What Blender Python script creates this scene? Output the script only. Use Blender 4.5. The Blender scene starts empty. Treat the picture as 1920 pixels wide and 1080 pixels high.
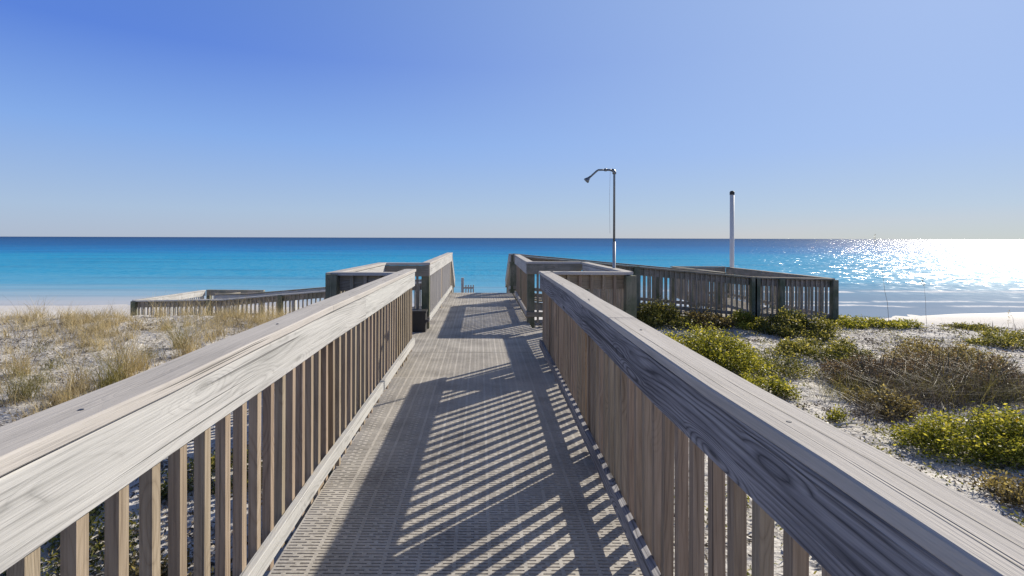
import bpy, math, random
import numpy as np
from mathutils import Vector, Matrix, noise as mnoise
R = math.radians
S = bpy.context.scene
COL = S.collection
rnd = random.Random(7)
# ---------------------------------------------------------------- camera, sky, sun
SUN_AZ, SUN_EL = 46.0, 28.0
cd = bpy.data.cameras.new('camera'); cam = bpy.data.objects.new('camera', cd); COL.objects.link(cam)
cd.sensor_width = 36; cd.lens = 950 / 1920 * 36; cd.shift_x = 60 / 1920; cd.shift_y = -94 / 1920
cd.clip_start = 0.05; cd.clip_end = 60000
cam.matrix_world = Matrix.Translation((0, 0, 1.55)) @ Matrix.Rotation(R(90), 4, 'X') @ Matrix.Rotation(R(0.17), 4, 'Z')
S.camera = cam
w = bpy.data.worlds.new('World'); S.world = w; w.use_nodes = True
nt = w.node_tree; bg = nt.nodes['Background']
sky = nt.nodes.new('ShaderNodeTexSky'); sky.sky_type = 'NISHITA'; sky.sun_disc = False
sky.sun_elevation = R(SUN_EL); sky.sun_rotation = R(SUN_AZ); sky.air_density = 1.0; sky.dust_density = 0.3; sky.ozone_density = 4.0
def wn(typ, ins=None, **kw):
    x = nt.nodes.new(typ)
    for a, b in kw.items(): setattr(x, a, b)
    for a, b in (ins or {}).items():
        if isinstance(b, bpy.types.NodeSocket): nt.links.new(b, x.inputs[a])
        else: x.inputs[a].default_value = b
    return x
SKY_DIR = (math.sin(R(SUN_AZ)) * math.cos(R(SUN_EL)), math.cos(R(SUN_AZ)) * math.cos(R(SUN_EL)), math.sin(R(SUN_EL)))
wd = wn('ShaderNodeTexCoord').outputs['Generated']
def wramp(f, stops):
    x = wn('ShaderNodeValToRGB', {0: f}); cr = x.color_ramp
    while len(cr.elements) > 1: cr.elements.remove(cr.elements[-1])
    for i, (p, c) in enumerate(stops):
        e = cr.elements[0] if i == 0 else cr.elements.new(p); e.position = p; e.color = (*c, 1)
    return x.outputs[0]
el = wn('ShaderNodeSeparateXYZ', {0: wd}).outputs[2]
far_sky = wramp(el, [(0, (.33, .39, .50)), (.05, (.31, .41, .57)), (.18, (.185, .325, .65)), (.32, (.080, .18, .57)), (.52, (.07, .16, .48)), (.66, (.07, .09, .14)), (1, (.06, .07, .10))])
near_sky = wramp(el, [(0, (.37, .40, .43)), (.05, (.31, .40, .53)), (.15, (.27, .38, .63)), (.50, (.27, .38, .63)), (.66, (.15, .18, .24)), (1, (.06, .07, .10))])
dt = wn('ShaderNodeVectorMath', {0: wd, 1: SKY_DIR}, operation='DOT_PRODUCT').outputs['Value']
sf = wn('ShaderNodeMath', {0: wn('ShaderNodeMath', {0: dt, 1: 0.0}, operation='MAXIMUM').outputs[0], 1: 2.6}, operation='POWER').outputs[0]
cs = wn('ShaderNodeMix', {0: sf, 6: far_sky, 7: near_sky}, data_type='RGBA').outputs[2]
cs10 = wn('ShaderNodeVectorMath', {0: cs, 3: 10.0}, operation='SCALE').outputs[0]
ny = wn('ShaderNodeMix', {0: 1.0, 6: sky.outputs[0], 7: (14, 14, 14, 1)}, data_type='RGBA', blend_type='DARKEN').outputs[2]
fin_sky = wn('ShaderNodeMix', {0: 0.90, 6: ny, 7: cs10}, data_type='RGBA').outputs[2]
nt.links.new(fin_sky, bg.inputs[0]); bg.inputs[1].default_value = 0.10
sd = bpy.data.lights.new('sun', 'SUN'); sd.energy = 4.9; sd.angle = R(0.5); sd.color = (1, .91, .76)
sun = bpy.data.objects.new('sun', sd); COL.objects.link(sun)
sdir = Vector((math.sin(R(SUN_AZ)) * math.cos(R(SUN_EL)), math.cos(R(SUN_AZ)) * math.cos(R(SUN_EL)), math.sin(R(SUN_EL))))
sun.rotation_euler = sdir.to_track_quat('Z', 'Y').to_euler(); sun.location = (10, 10, 12)
S.view_settings.view_transform = 'Standard'; S.view_settings.look = 'None'; S.view_settings.exposure = 0.35; S.view_settings.gamma = 1

# ---------------------------------------------------------------- node helpers
class N:
    def __init__(s, name):
        s.m = bpy.data.materials.new(name); s.m.use_nodes = True; s.t = s.m.node_tree
        s.b = s.t.nodes['Principled BSDF']; s.o = s.t.nodes['Material Output']
    def n(s, typ, ins=None, **kw):
        x = s.t.nodes.new(typ)
        for k, v in kw.items(): setattr(x, k, v)
        for k, v in (ins or {}).items(): s.set(x.inputs[k], v)
        return x
    def set(s, sock, v):
        if hasattr(v, 'bl_idname') and hasattr(v, 'outputs'): v = v.outputs[0]
        if isinstance(v, bpy.types.NodeSocket): s.t.links.new(v, sock)
        else: sock.default_value = v
    def math(s, op, a, b=0.0, c=0.0, clamp=False):
        x = s.n('ShaderNodeMath', {0: a, 1: b, 2: c}, operation=op); x.use_clamp = clamp; return x.outputs[0]
    def mix(s, f, a, b, mode='MIX'):
        x = s.n('ShaderNodeMix', data_type='RGBA', blend_type=mode)
        s.set(x.inputs[0], f); s.set(x.inputs[6], a); s.set(x.inputs[7], b); return x.outputs[2]
    def ramp(s, f, stops, interp='LINEAR'):
        x = s.n('ShaderNodeValToRGB', {0: f}); cr = x.color_ramp; cr.interpolation = interp
        while len(cr.elements) > 1: cr.elements.remove(cr.elements[-1])
        for i, (p, c) in enumerate(stops):
            if not hasattr(c, '__len__'): c = (c, c, c)
            e = cr.elements[0] if i == 0 else cr.elements.new(p)
            e.position = p; e.color = (*c[:3], 1)
        return x.outputs[0]
    def noise(s, vec, scale, detail=3.0, rough=.5, dist=0.0):
        return s.n('ShaderNodeTexNoise', {'Vector': vec, 'Scale': scale, 'Detail': detail, 'Roughness': rough, 'Distortion': dist}).outputs[0]
    def mapv(s, vec, scale=(1, 1, 1), loc=(0, 0, 0)):
        return s.n('ShaderNodeMapping', {'Vector': vec, 'Scale': scale, 'Location': loc}).outputs[0]
    def bump(s, h, st=.5, d=.01, nrm=None):
        x = s.n('ShaderNodeBump', {'Height': h, 'Strength': st, 'Distance': d})
        if nrm is not None: s.set(x.inputs['Normal'], nrm)
        return x.outputs[0]
def c4(c): return (*c, 1)

def wood(name, light, mid, dark, tint_a, tint_b, tintf=.35, knots=.6, rough=.85, contrast=1.0, mildew=None):
    k = N(name)
    uv = k.n('ShaderNodeUVMap').outputs[0]
    r = k.n('ShaderNodeObjectInfo').outputs['Random']
    off = k.n('ShaderNodeCombineXYZ', {0: k.math('MULTIPLY', r, 91.0), 1: k.math('MULTIPLY', r, 37.0), 2: k.math('MULTIPLY', r, 13.0)}).outputs[0]
    vec = k.n('ShaderNodeVectorMath', {0: uv, 1: off}, operation='ADD').outputs[0]
    warp = k.noise(k.mapv(vec, (.8, 4.5, 1)), 1.0, 2.5, .45)
    sp = k.n('ShaderNodeSeparateXYZ', {0: vec})
    wv = k.n('ShaderNodeVectorMath', {0: k.mapv(vec, (1.7, 7.5, 1)), 1: k.n('ShaderNodeCombineXYZ', {0: warp, 1: warp}).outputs[0]}, operation='ADD').outputs[0]
    vo = k.n('ShaderNodeTexVoronoi', {'Vector': wv, 'Scale': 1.0}).outputs['Distance']
    # cathedral grain: rings of a warped field
    f = k.math('ADD', k.math('MULTIPLY', sp.outputs[1], 150.0), k.math('ADD', k.math('MULTIPLY', warp, 34.0), k.math('MULTIPLY', k.ramp(vo, [(0, 1), (.10, .55), (.42, 0)]), 26.0)))
    ring = k.math('POWER', k.math('ABSOLUTE', k.math('SINE', f)), .5)
    rmask = k.ramp(k.noise(k.mapv(vec, (1.7, 9, 1), (5, 2, 0)), 1.0, 3.0, .6), [(.30, .25), (.60, 1)])
    ring = k.math('MULTIPLY', k.math('SUBTRACT', ring, .74), rmask)
    fine = k.noise(k.mapv(vec, (3, 160, 1)), 1.0, 4.0, .65)
    blot = k.noise(k.mapv(vec, (1.3, 7, 1)), 1.0, 4.0, .6)
    midn = k.noise(k.mapv(vec, (1.6, 48, 1)), 1.0, 5.0, .7, .3)
    g = k.math('ADD', k.math('MULTIPLY', ring, .25 * contrast), k.math('ADD', k.math('MULTIPLY', fine, .25), k.math('ADD', k.math('MULTIPLY', midn, .40), k.math('MULTIPLY', blot, .35))))
    col = k.ramp(g, [(.36, dark), (.49, mid), (.62, light)])
    kn = k.math('MULTIPLY', k.ramp(vo, [(.05, 1), (.16, 0)]), knots)
    col = k.mix(kn, col, c4(tuple(x * .35 for x in dark)))
    chk = k.noise(k.mapv(vec, (.5, 55, 1)), 1.0, 2.0, .5)     # long drying checks
    ck = k.ramp(chk, [(.66, 0), (.70, 1)])
    col = k.mix(k.math('MULTIPLY', ck, .65), col, c4(tuple(x * .4 for x in dark)))
    col = k.mix(tintf, col, k.mix(r, c4(tint_a), c4(tint_b)), 'OVERLAY')
    if mildew:
        mm = k.ramp(k.noise(k.n('ShaderNodeNewGeometry').outputs['Position'], 3.0, 5.0, .6), [(.40, 0), (.62, 1)])
        col = k.mix(k.math('MULTIPLY', mm, .8), col, c4(mildew))
    k.set(k.b.inputs['Base Color'], col); k.b.inputs['Roughness'].default_value = rough
    k.b.inputs['Specular IOR Level'].default_value = .25
    h = k.math('SUBTRACT', k.math('ADD', k.math('MULTIPLY', fine, .7), k.math('MULTIPLY', ring, .12)), k.math('ADD', ck, kn))
    k.set(k.b.inputs['Normal'], k.bump(h, .8, .004))
    return k.m
M = {}
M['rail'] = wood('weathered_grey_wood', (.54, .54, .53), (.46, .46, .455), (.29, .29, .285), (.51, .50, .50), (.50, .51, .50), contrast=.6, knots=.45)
M['rail_dark'] = wood('dark_blue_grey_wood', (.36, .36, .385), (.20, .20, .22), (.08, .08, .09), (.51, .50, .50), (.50, .51, .52), knots=.9, contrast=1.1)  # darker, bluer version of the grey rail wood, for the near right railing
M['cap'] = wood('cap_wood', (.52, .50, .48), (.46, .44, .42), (.35, .335, .32), (.515, .50, .495), (.505, .50, .485), knots=.2, contrast=.15)
M['baluster'] = wood('brown_wood', (.39, .33, .265), (.295, .245, .19), (.17, .135, .105), (.56, .485, .45), (.50, .515, .46), tintf=.5, knots=.3, contrast=.5)
M['dark'] = wood('mildewed_wood', (.42, .375, .325), (.32, .28, .24), (.18, .155, .13), (.53, .48, .46), (.49, .51, .47), mildew=(.20, .195, .15))
M['post'] = wood('green_post_wood', (.27, .26, .20), (.20, .195, .15), (.10, .10, .075), (.5, .5, .5), (.48, .51, .46), mildew=(.08, .105, .062))

k = N('grating_plastic')
pos = k.n('ShaderNodeNewGeometry').outputs['Position']
g = k.noise(pos, 2.2, 5.0, .6); g2 = k.noise(pos, 60.0, 3.0, .6)
col = k.ramp(k.math('ADD', k.math('MULTIPLY', g, .6), k.math('MULTIPLY', g2, .4)), [(.36, (.31, .29, .265)), (.50, (.475, .45, .41)), (.64, (.59, .56, .515))])
k.set(k.b.inputs['Base Color'], k.mix(k.math('MULTIPLY', k.n('ShaderNodeObjectInfo').outputs['Random'], .18), col, c4((.26, .24, .22))))
k.b.inputs['Roughness'].default_value = .6; k.b.inputs['Specular IOR Level'].default_value = .3
k.set(k.b.inputs['Normal'], k.bump(g2, .3, .002)); M['grating'] = k.m

k = N('sand')
pos = k.n('ShaderNodeNewGeometry').outputs['Position']
sp = k.n('ShaderNodeSeparateXYZ', {0: pos})
big = k.noise(pos, .9, 4.0, .6); med = k.noise(pos, 7.0, 5.0, .65); fin = k.noise(pos, 90.0, 3.0, .6)
dune = k.ramp(k.math('DIVIDE', sp.outputs[1], 40.0), [(.36, 1), (.42, 0)])
col = k.ramp(k.math('ADD', k.math('MULTIPLY', med, .6), k.math('MULTIPLY', fin, .4)), [(.33, (.44, .42, .40)), (.46, (.62, .60, .575)), (.66, (.70, .68, .655))])
litter = k.math('MULTIPLY', k.ramp(k.noise(pos, 24.0, 6.0, .75), [(.49, 0), (.54, 1)]), k.math('MULTIPLY', dune, k.ramp(big, [(.42, .05), (.60, 1)])))
col = k.mix(litter, col, c4((.15, .13, .115)))
wet = k.ramp(k.math('DIVIDE', k.math('ADD', sp.outputs[1], k.math('MULTIPLY', k.noise(k.mapv(pos, (.12, .12, 0)), 1.0, 2.0), 3.0)), 50.0), [(.54, 0), (.67, 1)])
col = k.mix(k.math('MULTIPLY', wet, k.ramp(k.math('DIVIDE', k.math('ADD', sp.outputs[0], 10.0), 30.0), [(.2, .12), (.7, .8)])), col, c4((.47, .455, .445)))
k.set(k.b.inputs['Base Color'], col)
k.b.inputs['Specular IOR Level'].default_value = .2
k.set(k.b.inputs['Roughness'], k.math('SUBTRACT', .95, k.math('MULTIPLY', wet, .35)))
dn = k.n('ShaderNodeTexVoronoi', {'Vector': k.n('ShaderNodeVectorMath', {0: pos, 1: k.n('ShaderNodeTexNoise', {'Vector': pos, 'Scale': 2.0}).outputs[1]}, operation='ADD').outputs[0], 'Scale': 2.6}, feature='SMOOTH_F1').outputs['Distance']
n0 = k.bump(dn, k.math('MULTIPLY', dune, .7), .12)
n1 = k.bump(med, k.math('MULTIPLY', dune, .9), .05, n0); n2 = k.bump(fin, .5, .004, n1)
k.set(k.b.inputs['Normal'], n2); M['sand'] = k.m

def leafmat(name, lo, mid, hi, trans=.45, rough=.5):
    k = N(name)
    a = k.n('ShaderNodeAttribute', attribute_name='tone').outputs['Fac']
    col = k.ramp(a, [(0, lo), (.5, mid), (1, hi)])
    k.set(k.b.inputs['Base Color'], col); k.b.inputs['Roughness'].default_value = rough; k.b.inputs['Specular IOR Level'].default_value = .3
    tr = k.n('ShaderNodeBsdfTranslucent', {'Color': k.mix(1.0, col, (1.35, 1.25, .75, 1), 'MULTIPLY')})
    mx = k.n('ShaderNodeMixShader', {0: trans, 1: k.b, 2: tr}); k.set(k.o.inputs[0], mx)
    return k.m
M['leaf_bright'] = leafmat('bright_leaves', (.045, .06, .012), (.25, .27, .045), (.72, .66, .13))
M['leaf_green'] = leafmat('green_leaves', (.035, .045, .015), (.17, .18, .05), (.58, .52, .17))
M['leaf_olive'] = leafmat('olive_leaves', (.05, .04, .025), (.20, .165, .08), (.48, .41, .2))
M['leaf_red'] = leafmat('reddish_leaves', (.035, .025, .022), (.10, .07, .055), (.30, .22, .16))
M['leaf_flower'] = leafmat('yellow_flowers', (.6, .42, .02), (.75, .55, .03), (.85, .70, .08), .3)
M['straw'] = leafmat('straw_grass', (.12, .095, .065), (.45, .37, .22), (.78, .67, .45), .3)
M['drygrey'] = leafmat('dry_twigs', (.06, .05, .04), (.16, .13, .105), (.34, .29, .24), .1)
M['greengrass'] = leafmat('green_grass', (.08, .075, .03), (.20, .19, .07), (.38, .34, .14), .35)

def simple(name, col, rough=.5, metal=0.0, var=.15, sc=12.0):
    k = N(name); pos = k.n('ShaderNodeNewGeometry').outputs['Position']
    k.set(k.b.inputs['Base Color'], k.mix(k.math('MULTIPLY', k.noise(pos, sc, 4.0, .6), var * 2), c4(col), c4(tuple(c * .45 for c in col))))
    k.b.inputs['Roughness'].default_value = rough; k.b.inputs['Metallic'].default_value = metal
    return k.m
M['steel'] = simple('galvanized_steel', (.20, .22, .24), .4, .7)
M['steel_light'] = simple('pale_pipe', (.42, .44, .46), .5, .2)
M['pvc'] = simple('white_plastic', (.72, .71, .69), .5, 0, .1)
M['black'] = simple('black_rubber', (.018, .018, .02), .6)
M['yellow'] = simple('yellow_plate', (.65, .52, .16), .5)
M['tin'] = simple('dark_tin', (.03, .03, .04), .4)

# ---------------------------------------------------------------- sea material
k = N('sea')
pos = k.n('ShaderNodeNewGeometry').outputs['Position']; sp = k.n('ShaderNodeSeparateXYZ', {0: pos}); X, Y = sp.outputs[0], sp.outputs[1]
# bands by distance from the shore, wavering along it
lg = k.math('LOGARITHM', k.math('DIVIDE', Y, 30.0), 2.718)          # ln(Y/30): 0 at the shore
warp = k.math('SUBTRACT', k.noise(k.mapv(k.n('ShaderNodeCombineXYZ', {0: k.math('MULTIPLY', X, .012), 1: k.math('MULTIPLY', lg, 5.0)}).outputs[0]), 1.0, 4.0, .6), .5)
t = k.math('DIVIDE', k.math('ADD', lg, k.math('MULTIPLY', warp, .55)), 5.0, clamp=True)
SEA = [(.02, (.46, .49, .55)), (.055, (.28, .43, .56)), (.09, (.12, .37, .56)), (.15, (.035, .32, .54)), (.27, (.006, .28, .52)), (.35, (.001, .18, .45)), (.48, (.001, .10, .30)), (.85, (.001, .05, .165))]
col = k.ramp(t, SEA)
pat = k.noise(k.n('ShaderNodeCombineXYZ', {0: k.math('MULTIPLY', X, .02), 1: k.math('MULTIPLY', lg, 11.0)}).outputs[0], 1.0, 5.0, .6)
col = k.mix(k.ramp(pat, [(.5, 0), (.64, .5)]), col, k.mix(.5, col, (.003, .07, .20, 1)))
# foam of the small breakers at the right
def foam(dist, wid, x0, seed):
    wob = k.noise(k.mapv(pos, (.09, 0, 0), (seed, seed, 0)), 1.0, 4.0, .65)
    d = k.math('ABSOLUTE', k.math('SUBTRACT', Y, k.math('ADD', dist, k.math('MULTIPLY', k.math('SUBTRACT', wob, .5), 4.0))))
    brk = k.ramp(k.noise(k.mapv(pos, (.22, 0, 0), (seed * 3, 0, 0)), 1.0, 3.0, .6), [(.42, 0), (.50, 1)])
    a = k.ramp(k.math('DIVIDE', d, wid), [(.45, 1), (1, 0)])
    ed = k.ramp(k.math('DIVIDE', k.math('SUBTRACT', X, x0), 12.0), [(0, 0), (1, 1)])
    return k.math('MULTIPLY', a, k.math('MULTIPLY', brk, ed))
fm = k.math('MAXIMUM', foam(34.2, .5, 4.0, 1.3), k.math('MAXIMUM', foam(36.5, .55, 8.0, 5.1), foam(43.5, .9, 12.0, 9.7)))
rag = k.ramp(k.noise(pos, 3.0, 4.0, .7), [(.35, .35), (.6, 1)])
fm = k.math('MULTIPLY', fm, rag)
deepr = k.math('MULTIPLY', k.ramp(k.math('DIVIDE', X, 14.0), [(.4, 0), (1, 1)]), k.ramp(t, [(.05, 1), (.12, 0)]))
col = k.mix(k.math('MULTIPLY', deepr, .75), col, (.19, .29, .42, 1))
col = k.mix(fm, col, (.85, .86, .87, 1))
w1 = k.noise(k.mapv(pos, (1.5, .32, 1)), 1.0, 4.0, .65)
w2 = k.noise(k.mapv(pos, (.25, .5, 1)), 1.0, 4.0, .6)
calm = k.ramp(t, [(.035, .05), (.085, .45), (.14, 1)])
h = k.math('ADD', k.math('MULTIPLY', w1, 1.5), k.math('MULTIPLY', w2, .4))
def slope(sc, amp, off):     # wave slopes straight from noise, so far water keeps its glitter
    c = k.n('ShaderNodeTexNoise', {'Vector': k.mapv(pos, sc, off), 'Scale': 1.0, 'Detail': 3.0, 'Roughness': .6}).outputs[1]
    c = k.n('ShaderNodeVectorMath', {0: c, 1: (.5, .5, .5)}, operation='SUBTRACT').outputs[0]
    return k.n('ShaderNodeVectorMath', {0: c, 1: (amp, amp, 0)}, operation='MULTIPLY').outputs[0]
sl = k.n('ShaderNodeVectorMath', {0: slope((1.9, .6, 1), 1.9, (0, 0, 0)), 1: slope((.3, .2, 1), .5, (7, 3, 0))}, operation='ADD').outputs[0]
sl = k.n('ShaderNodeVectorMath', {0: sl, 3: calm}, operation='SCALE').outputs[0]
nb_ = k.n('ShaderNodeVectorMath', {0: k.n('ShaderNodeVectorMath', {0: sl, 1: (0, 0, 1)}, operation='ADD').outputs[0]}, operation='NORMALIZE').outputs[0]
df = k.n('ShaderNodeBsdfDiffuse', {'Color': col, 'Normal': k.n('ShaderNodeBump', {'Height': h, 'Strength': k.math('MULTIPLY', calm, .12), 'Distance': 1.0}).outputs[0]})
gl = k.n('ShaderNodeBsdfGlossy', {'Color': (1, 1, 1, 1), 'Roughness': .19, 'Normal': nb_})
mx = k.n('ShaderNodeMixShader', {0: k.math('MULTIPLY', k.math('SUBTRACT', 1.0, fm), k.math('ADD', .015, k.math('MULTIPLY', calm, .135))), 1: df, 2: gl}); k.set(k.o.inputs[0], mx)
M['sea'] = k.m

# ---------------------------------------------------------------- object helpers
def link(name, me, mat, parent=None, loc=None):
    o = bpy.data.objects.new(name, me); COL.objects.link(o)
    if mat is not None and not me.materials: me.materials.append(mat)
    if parent is not None: o.parent = parent
    if loc is not None: o.location = loc
    return o
def tag(o, label, cat, group=None):
    o['label'] = label; o['category'] = cat
    if group: o['group'] = group
    return o
def thing(name, label, cat, loc=(0, 0, 0), group=None):
    o = bpy.data.objects.new(name, None); COL.objects.link(o); o.location = loc; o.empty_display_size = .2
    return tag(o, label, cat, group)
class MB:
    def __init__(s): s.v = []; s.f = []; s.uv = []; s.tone = []
    def quad(s, pts, uvs=None):
        i = len(s.v); s.v += [tuple(p) for p in pts]; s.f.append(tuple(range(i, i + len(pts))))
        s.uv += uvs or [(0, 0)] * len(pts)
    def box(s, x0, x1, y0, y1, z0, z1, faces='xXyYzZ'):
        c = [(x, y, z) for x in (x0, x1) for y in (y0, y1) for z in (z0, z1)]
        D = {'x': (0, 1, 3, 2), 'X': (4, 6, 7, 5), 'y': (0, 4, 5, 1), 'Y': (2, 3, 7, 6), 'z': (0, 2, 6, 4), 'Z': (1, 5, 7, 3)}
        L = [x1 - x0, y1 - y0, z1 - z0]; ax = L.index(max(L)); o = [i for i in range(3) if i != ax]
        for f in faces:
            ps = [c[i] for i in D[f]]
            s.quad(ps, [(p[ax], p[o[0]] + p[o[1]]) for p in ps])
    def tube(s, pts, rads, seg=10):
        n = len(pts); base = len(s.v)
        if not hasattr(rads, '__len__'): rads = [rads] * n
        pts = [Vector(p) for p in pts]; ref = None
        for i, p in enumerate(pts):
            d = (pts[min(i + 1, n - 1)] - pts[max(i - 1, 0)]).normalized()
            if ref is None: ref = d.orthogonal().normalized()
            u = (ref - d * ref.dot(d)).normalized(); ref = u; w_ = d.cross(u)
            for j in range(seg):
                a = 2 * math.pi * j / seg; s.v.append(tuple(p + (u * math.cos(a) + w_ * math.sin(a)) * rads[i]))
        for i in range(n - 1):
            for j in range(seg):
                a = base + i * seg + j; b = base + i * seg + (j + 1) % seg
                s.f.append((a, b, b + seg, a + seg)); s.uv += [(i, j), (i, j + 1), (i + 1, j + 1), (i + 1, j)]
        s.f.append(tuple(base + j for j in reversed(range(seg)))); s.uv += [(0, 0)] * seg
        s.f.append(tuple(base + (n - 1) * seg + j for j in range(seg))); s.uv += [(0, 0)] * seg
    def mesh(s, name, smooth=False):
        me = bpy.data.meshes.new(name); me.from_pydata(s.v, [], s.f)
        l = me.uv_layers.new(name='UVMap'); l.data.foreach_set('uv', [c for p in s.uv for c in p])
        if smooth: me.polygons.foreach_set('use_smooth', [True] * len(me.polygons))
        me.update(); return me
    def build(s, name, mat, parent=None, loc=None, smooth=False):
        return link(name, s.mesh(name, smooth), mat, parent, loc)

def sweep(mb, pts, nrm, o0, o1, z0, z1, ch=.004, jit=0.0, seed=0):
    """rectangular section swept along pts; o0..o1 along the outward normal, z0..z1 relative to the point's z"""
    rr = random.Random(seed)
    P = []; 
    for (p, q), (n0, n1) in zip(zip(pts, pts[1:]), zip(nrm, nrm[1:])):
        L = (q - p).length; m = max(1, int(L / .45))
        for i in range(m): P.append((p.lerp(q, i / m), n0.lerp(n1, i / m)))
    P.append((pts[-1], nrm[-1]))
    sec = [(o0 + ch, z0), (o1 - ch, z0), (o1, z0 + ch), (o1, z1 - ch), (o1 - ch, z1), (o0 + ch, z1), (o0, z1 - ch), (o0, z0 + ch)]
    vv = [0]
    for a, b in zip(sec, sec[1:] + sec[:1]): vv.append(vv[-1] + math.hypot(a[0] - b[0], a[1] - b[1]))
    base = len(mb.v); u = 0; us = []; last = None
    for p, n in P:
        if last is not None: u += (p - last).length
        last = p; us.append(u)
        jo = rr.uniform(-jit, jit); jz = rr.uniform(-jit, jit) * .6
        for a, b in sec: mb.v.append((p.x + n.x * (a + jo), p.y + n.y * (a + jo), p.z + b + jz))
    for i in range(len(P) - 1):
        for j in range(8):
            a = base + i * 8 + j; b = base + i * 8 + (j + 1) % 8
            mb.f.append((a, b, b + 8, a + 8))
            mb.uv += [(us[i], vv[j]), (us[i], vv[j + 1]), (us[i + 1], vv[j + 1]), (us[i + 1], vv[j])]
    for st, rev in ((base, True), (base + (len(P) - 1) * 8, False)):
        idx = list(range(8)); idx = idx[::-1] if rev else idx
        mb.f.append(tuple(st + j for j in idx)); mb.uv += [(sec[j][0], sec[j][1]) for j in idx]

BAL = {}
def bal_mesh(key, length):
    if (key, length) not in BAL:
        out = []
        for i in range(5):
            mb = MB(); a = .019; L = length + rnd.uniform(-.022, .022)
            tw = rnd.uniform(-.004, .004)
            mb.box(-a, a, -a, a, -L, 0)
            mb.v = [(x + tw * (-z / L), y - tw * (z / L), z) for x, y, z in mb.v]
            out.append(mb.mesh('baluster'))
        BAL[(key, length)] = out
    return BAL[(key, length)]

CAP_H, FAS_H = .038, .19
def railing(label, path, outward, posts=(), group='wooden railings of the boardwalk', pitch=.136, mats=('cap', 'rail', 'baluster', 'rail', 'post'),
            jit=0.0, cap=(-.008, .138), cuts=(), toe=(.10, .19), post_len=1.9, post_top=-.06, ball=1.06, b0=.05, b1=.05, name='railing', ext=(0, 0), full=0):
    """path: (x, y, cap top z) along the inner face of the rail board; outward: +1 = outward is to the right of travel"""
    P = [Vector(p) for p in path]
    nr = []
    for i in range(len(P)):
        d = (P[min(i + 1, len(P) - 1)] - P[max(i - 1, 0)]); d.z = 0; d.normalize()
        nr.append(Vector((d.y, -d.x, 0)) * outward)
    base = Vector((P[0].x, P[0].y, P[0].z - 1.11))
    root = thing(name, label, 'railing', base, group)
    L = [p - base for p in P]
    seg = [0]
    for a, b in zip(L, L[1:]): seg.append(seg[-1] + (b - a).xy.length)
    def at(s):
        for i in range(len(seg) - 1):
            if s <= seg[i + 1] or i == len(seg) - 2:
                t = (s - seg[i]) / (seg[i + 1] - seg[i]); d = (L[i + 1] - L[i]); return L[i].lerp(L[i + 1], t), nr[i].lerp(nr[i + 1], max(0, min(1, t))), math.atan2(d.y, d.x)
    def sub(s0, s1):
        ss = [s0] + [s for s in seg if s0 + .01 < s < s1 - .01] + [s1]
        a = [at(s) for s in ss]; return [x[0] for x in a], [x[1] for x in a]
    T = seg[-1]; cc = [-ext[0]] + list(cuts) + [T + ext[1]]
    for i in range(len(cc) - 1):
        g = .0015
        p, n = sub(cc[i] + g, cc[i + 1] - g)
        mb = MB(); sweep(mb, p, n, cap[0], cap[1], -CAP_H, 0, .005, jit, i * 7 + 1); mb.build('cap_board', M[mats[0]], root)
    cc2 = [0] + [c + .9 for c in cuts if c + .9 < T] + [T]
    for i in range(len(cc2) - 1):
        p, n = sub(cc2[i] + .001, cc2[i + 1] - .001)
        mb = MB(); sweep(mb, p, n, 0, .038, -CAP_H - FAS_H, -CAP_H - .006, .004, jit * .5, i * 3 + 2); mb.build('rail_board', M[mats[1]], root)
    p, n = sub(0, T)
    if toe:
        mb = MB(); sweep(mb, p, n, 0, .038, toe[0] - 1.11, toe[1] - 1.11, .003, jit * .6, 5); mb.build('bottom_rail', M[mats[3]], root)
    nb = max(1, int((T - b0 - b1) / pitch)); bm = bal_mesh(mats[2], ball)
    spots = []
    for i in range(nb + 1):
        s = b0 + (T - b0 - b1) * i / nb + rnd.uniform(-.006, .006)
        if not full and any(abs(s - q) < .075 for q in posts): continue
        spots.append(s)
    for i, s in enumerate(spots[:100]):
        q, n_, a = at(s)
        o = link('baluster', rnd.choice(bm), M[mats[2]], root); o.location = q + n_ * .0575 + Vector((0, 0, -CAP_H - .006)); o.rotation_euler = (0, rnd.uniform(-.004, .004), a)
    if full:
        for s in [x for p_ in posts for x in (p_ - .03, p_ + .03)] + [.5 + 1.22 * j for j in range(int(T / 1.22))]:
            if not 0 < s < T: continue
            q, n_, a = at(s); mb = MB()
            mb.tube([Vector((0, 0, -.008)), Vector((0, 0, .0012))], .006, 8); mb.tube([Vector((0, 0, .0011)), Vector((0, 0, .0013))], .002, 6)
            o = mb.build('screw_head', M['tin'], root); o.location = q + n_ * (.045 + .02 * math.sin(s * 9))
    for s in posts:
        q, n_, a = at(max(0, min(T, s)))
        mb = MB(); h = .066; mb.box(-h, h, -h, h, -post_len, post_top + CAP_H * 0)
        o = mb.build('post', M[mats[4]], root); o.location = q + n_ * (.039 + h + .039 * full); o.rotation_euler = (0, 0, a)
    return root

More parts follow.
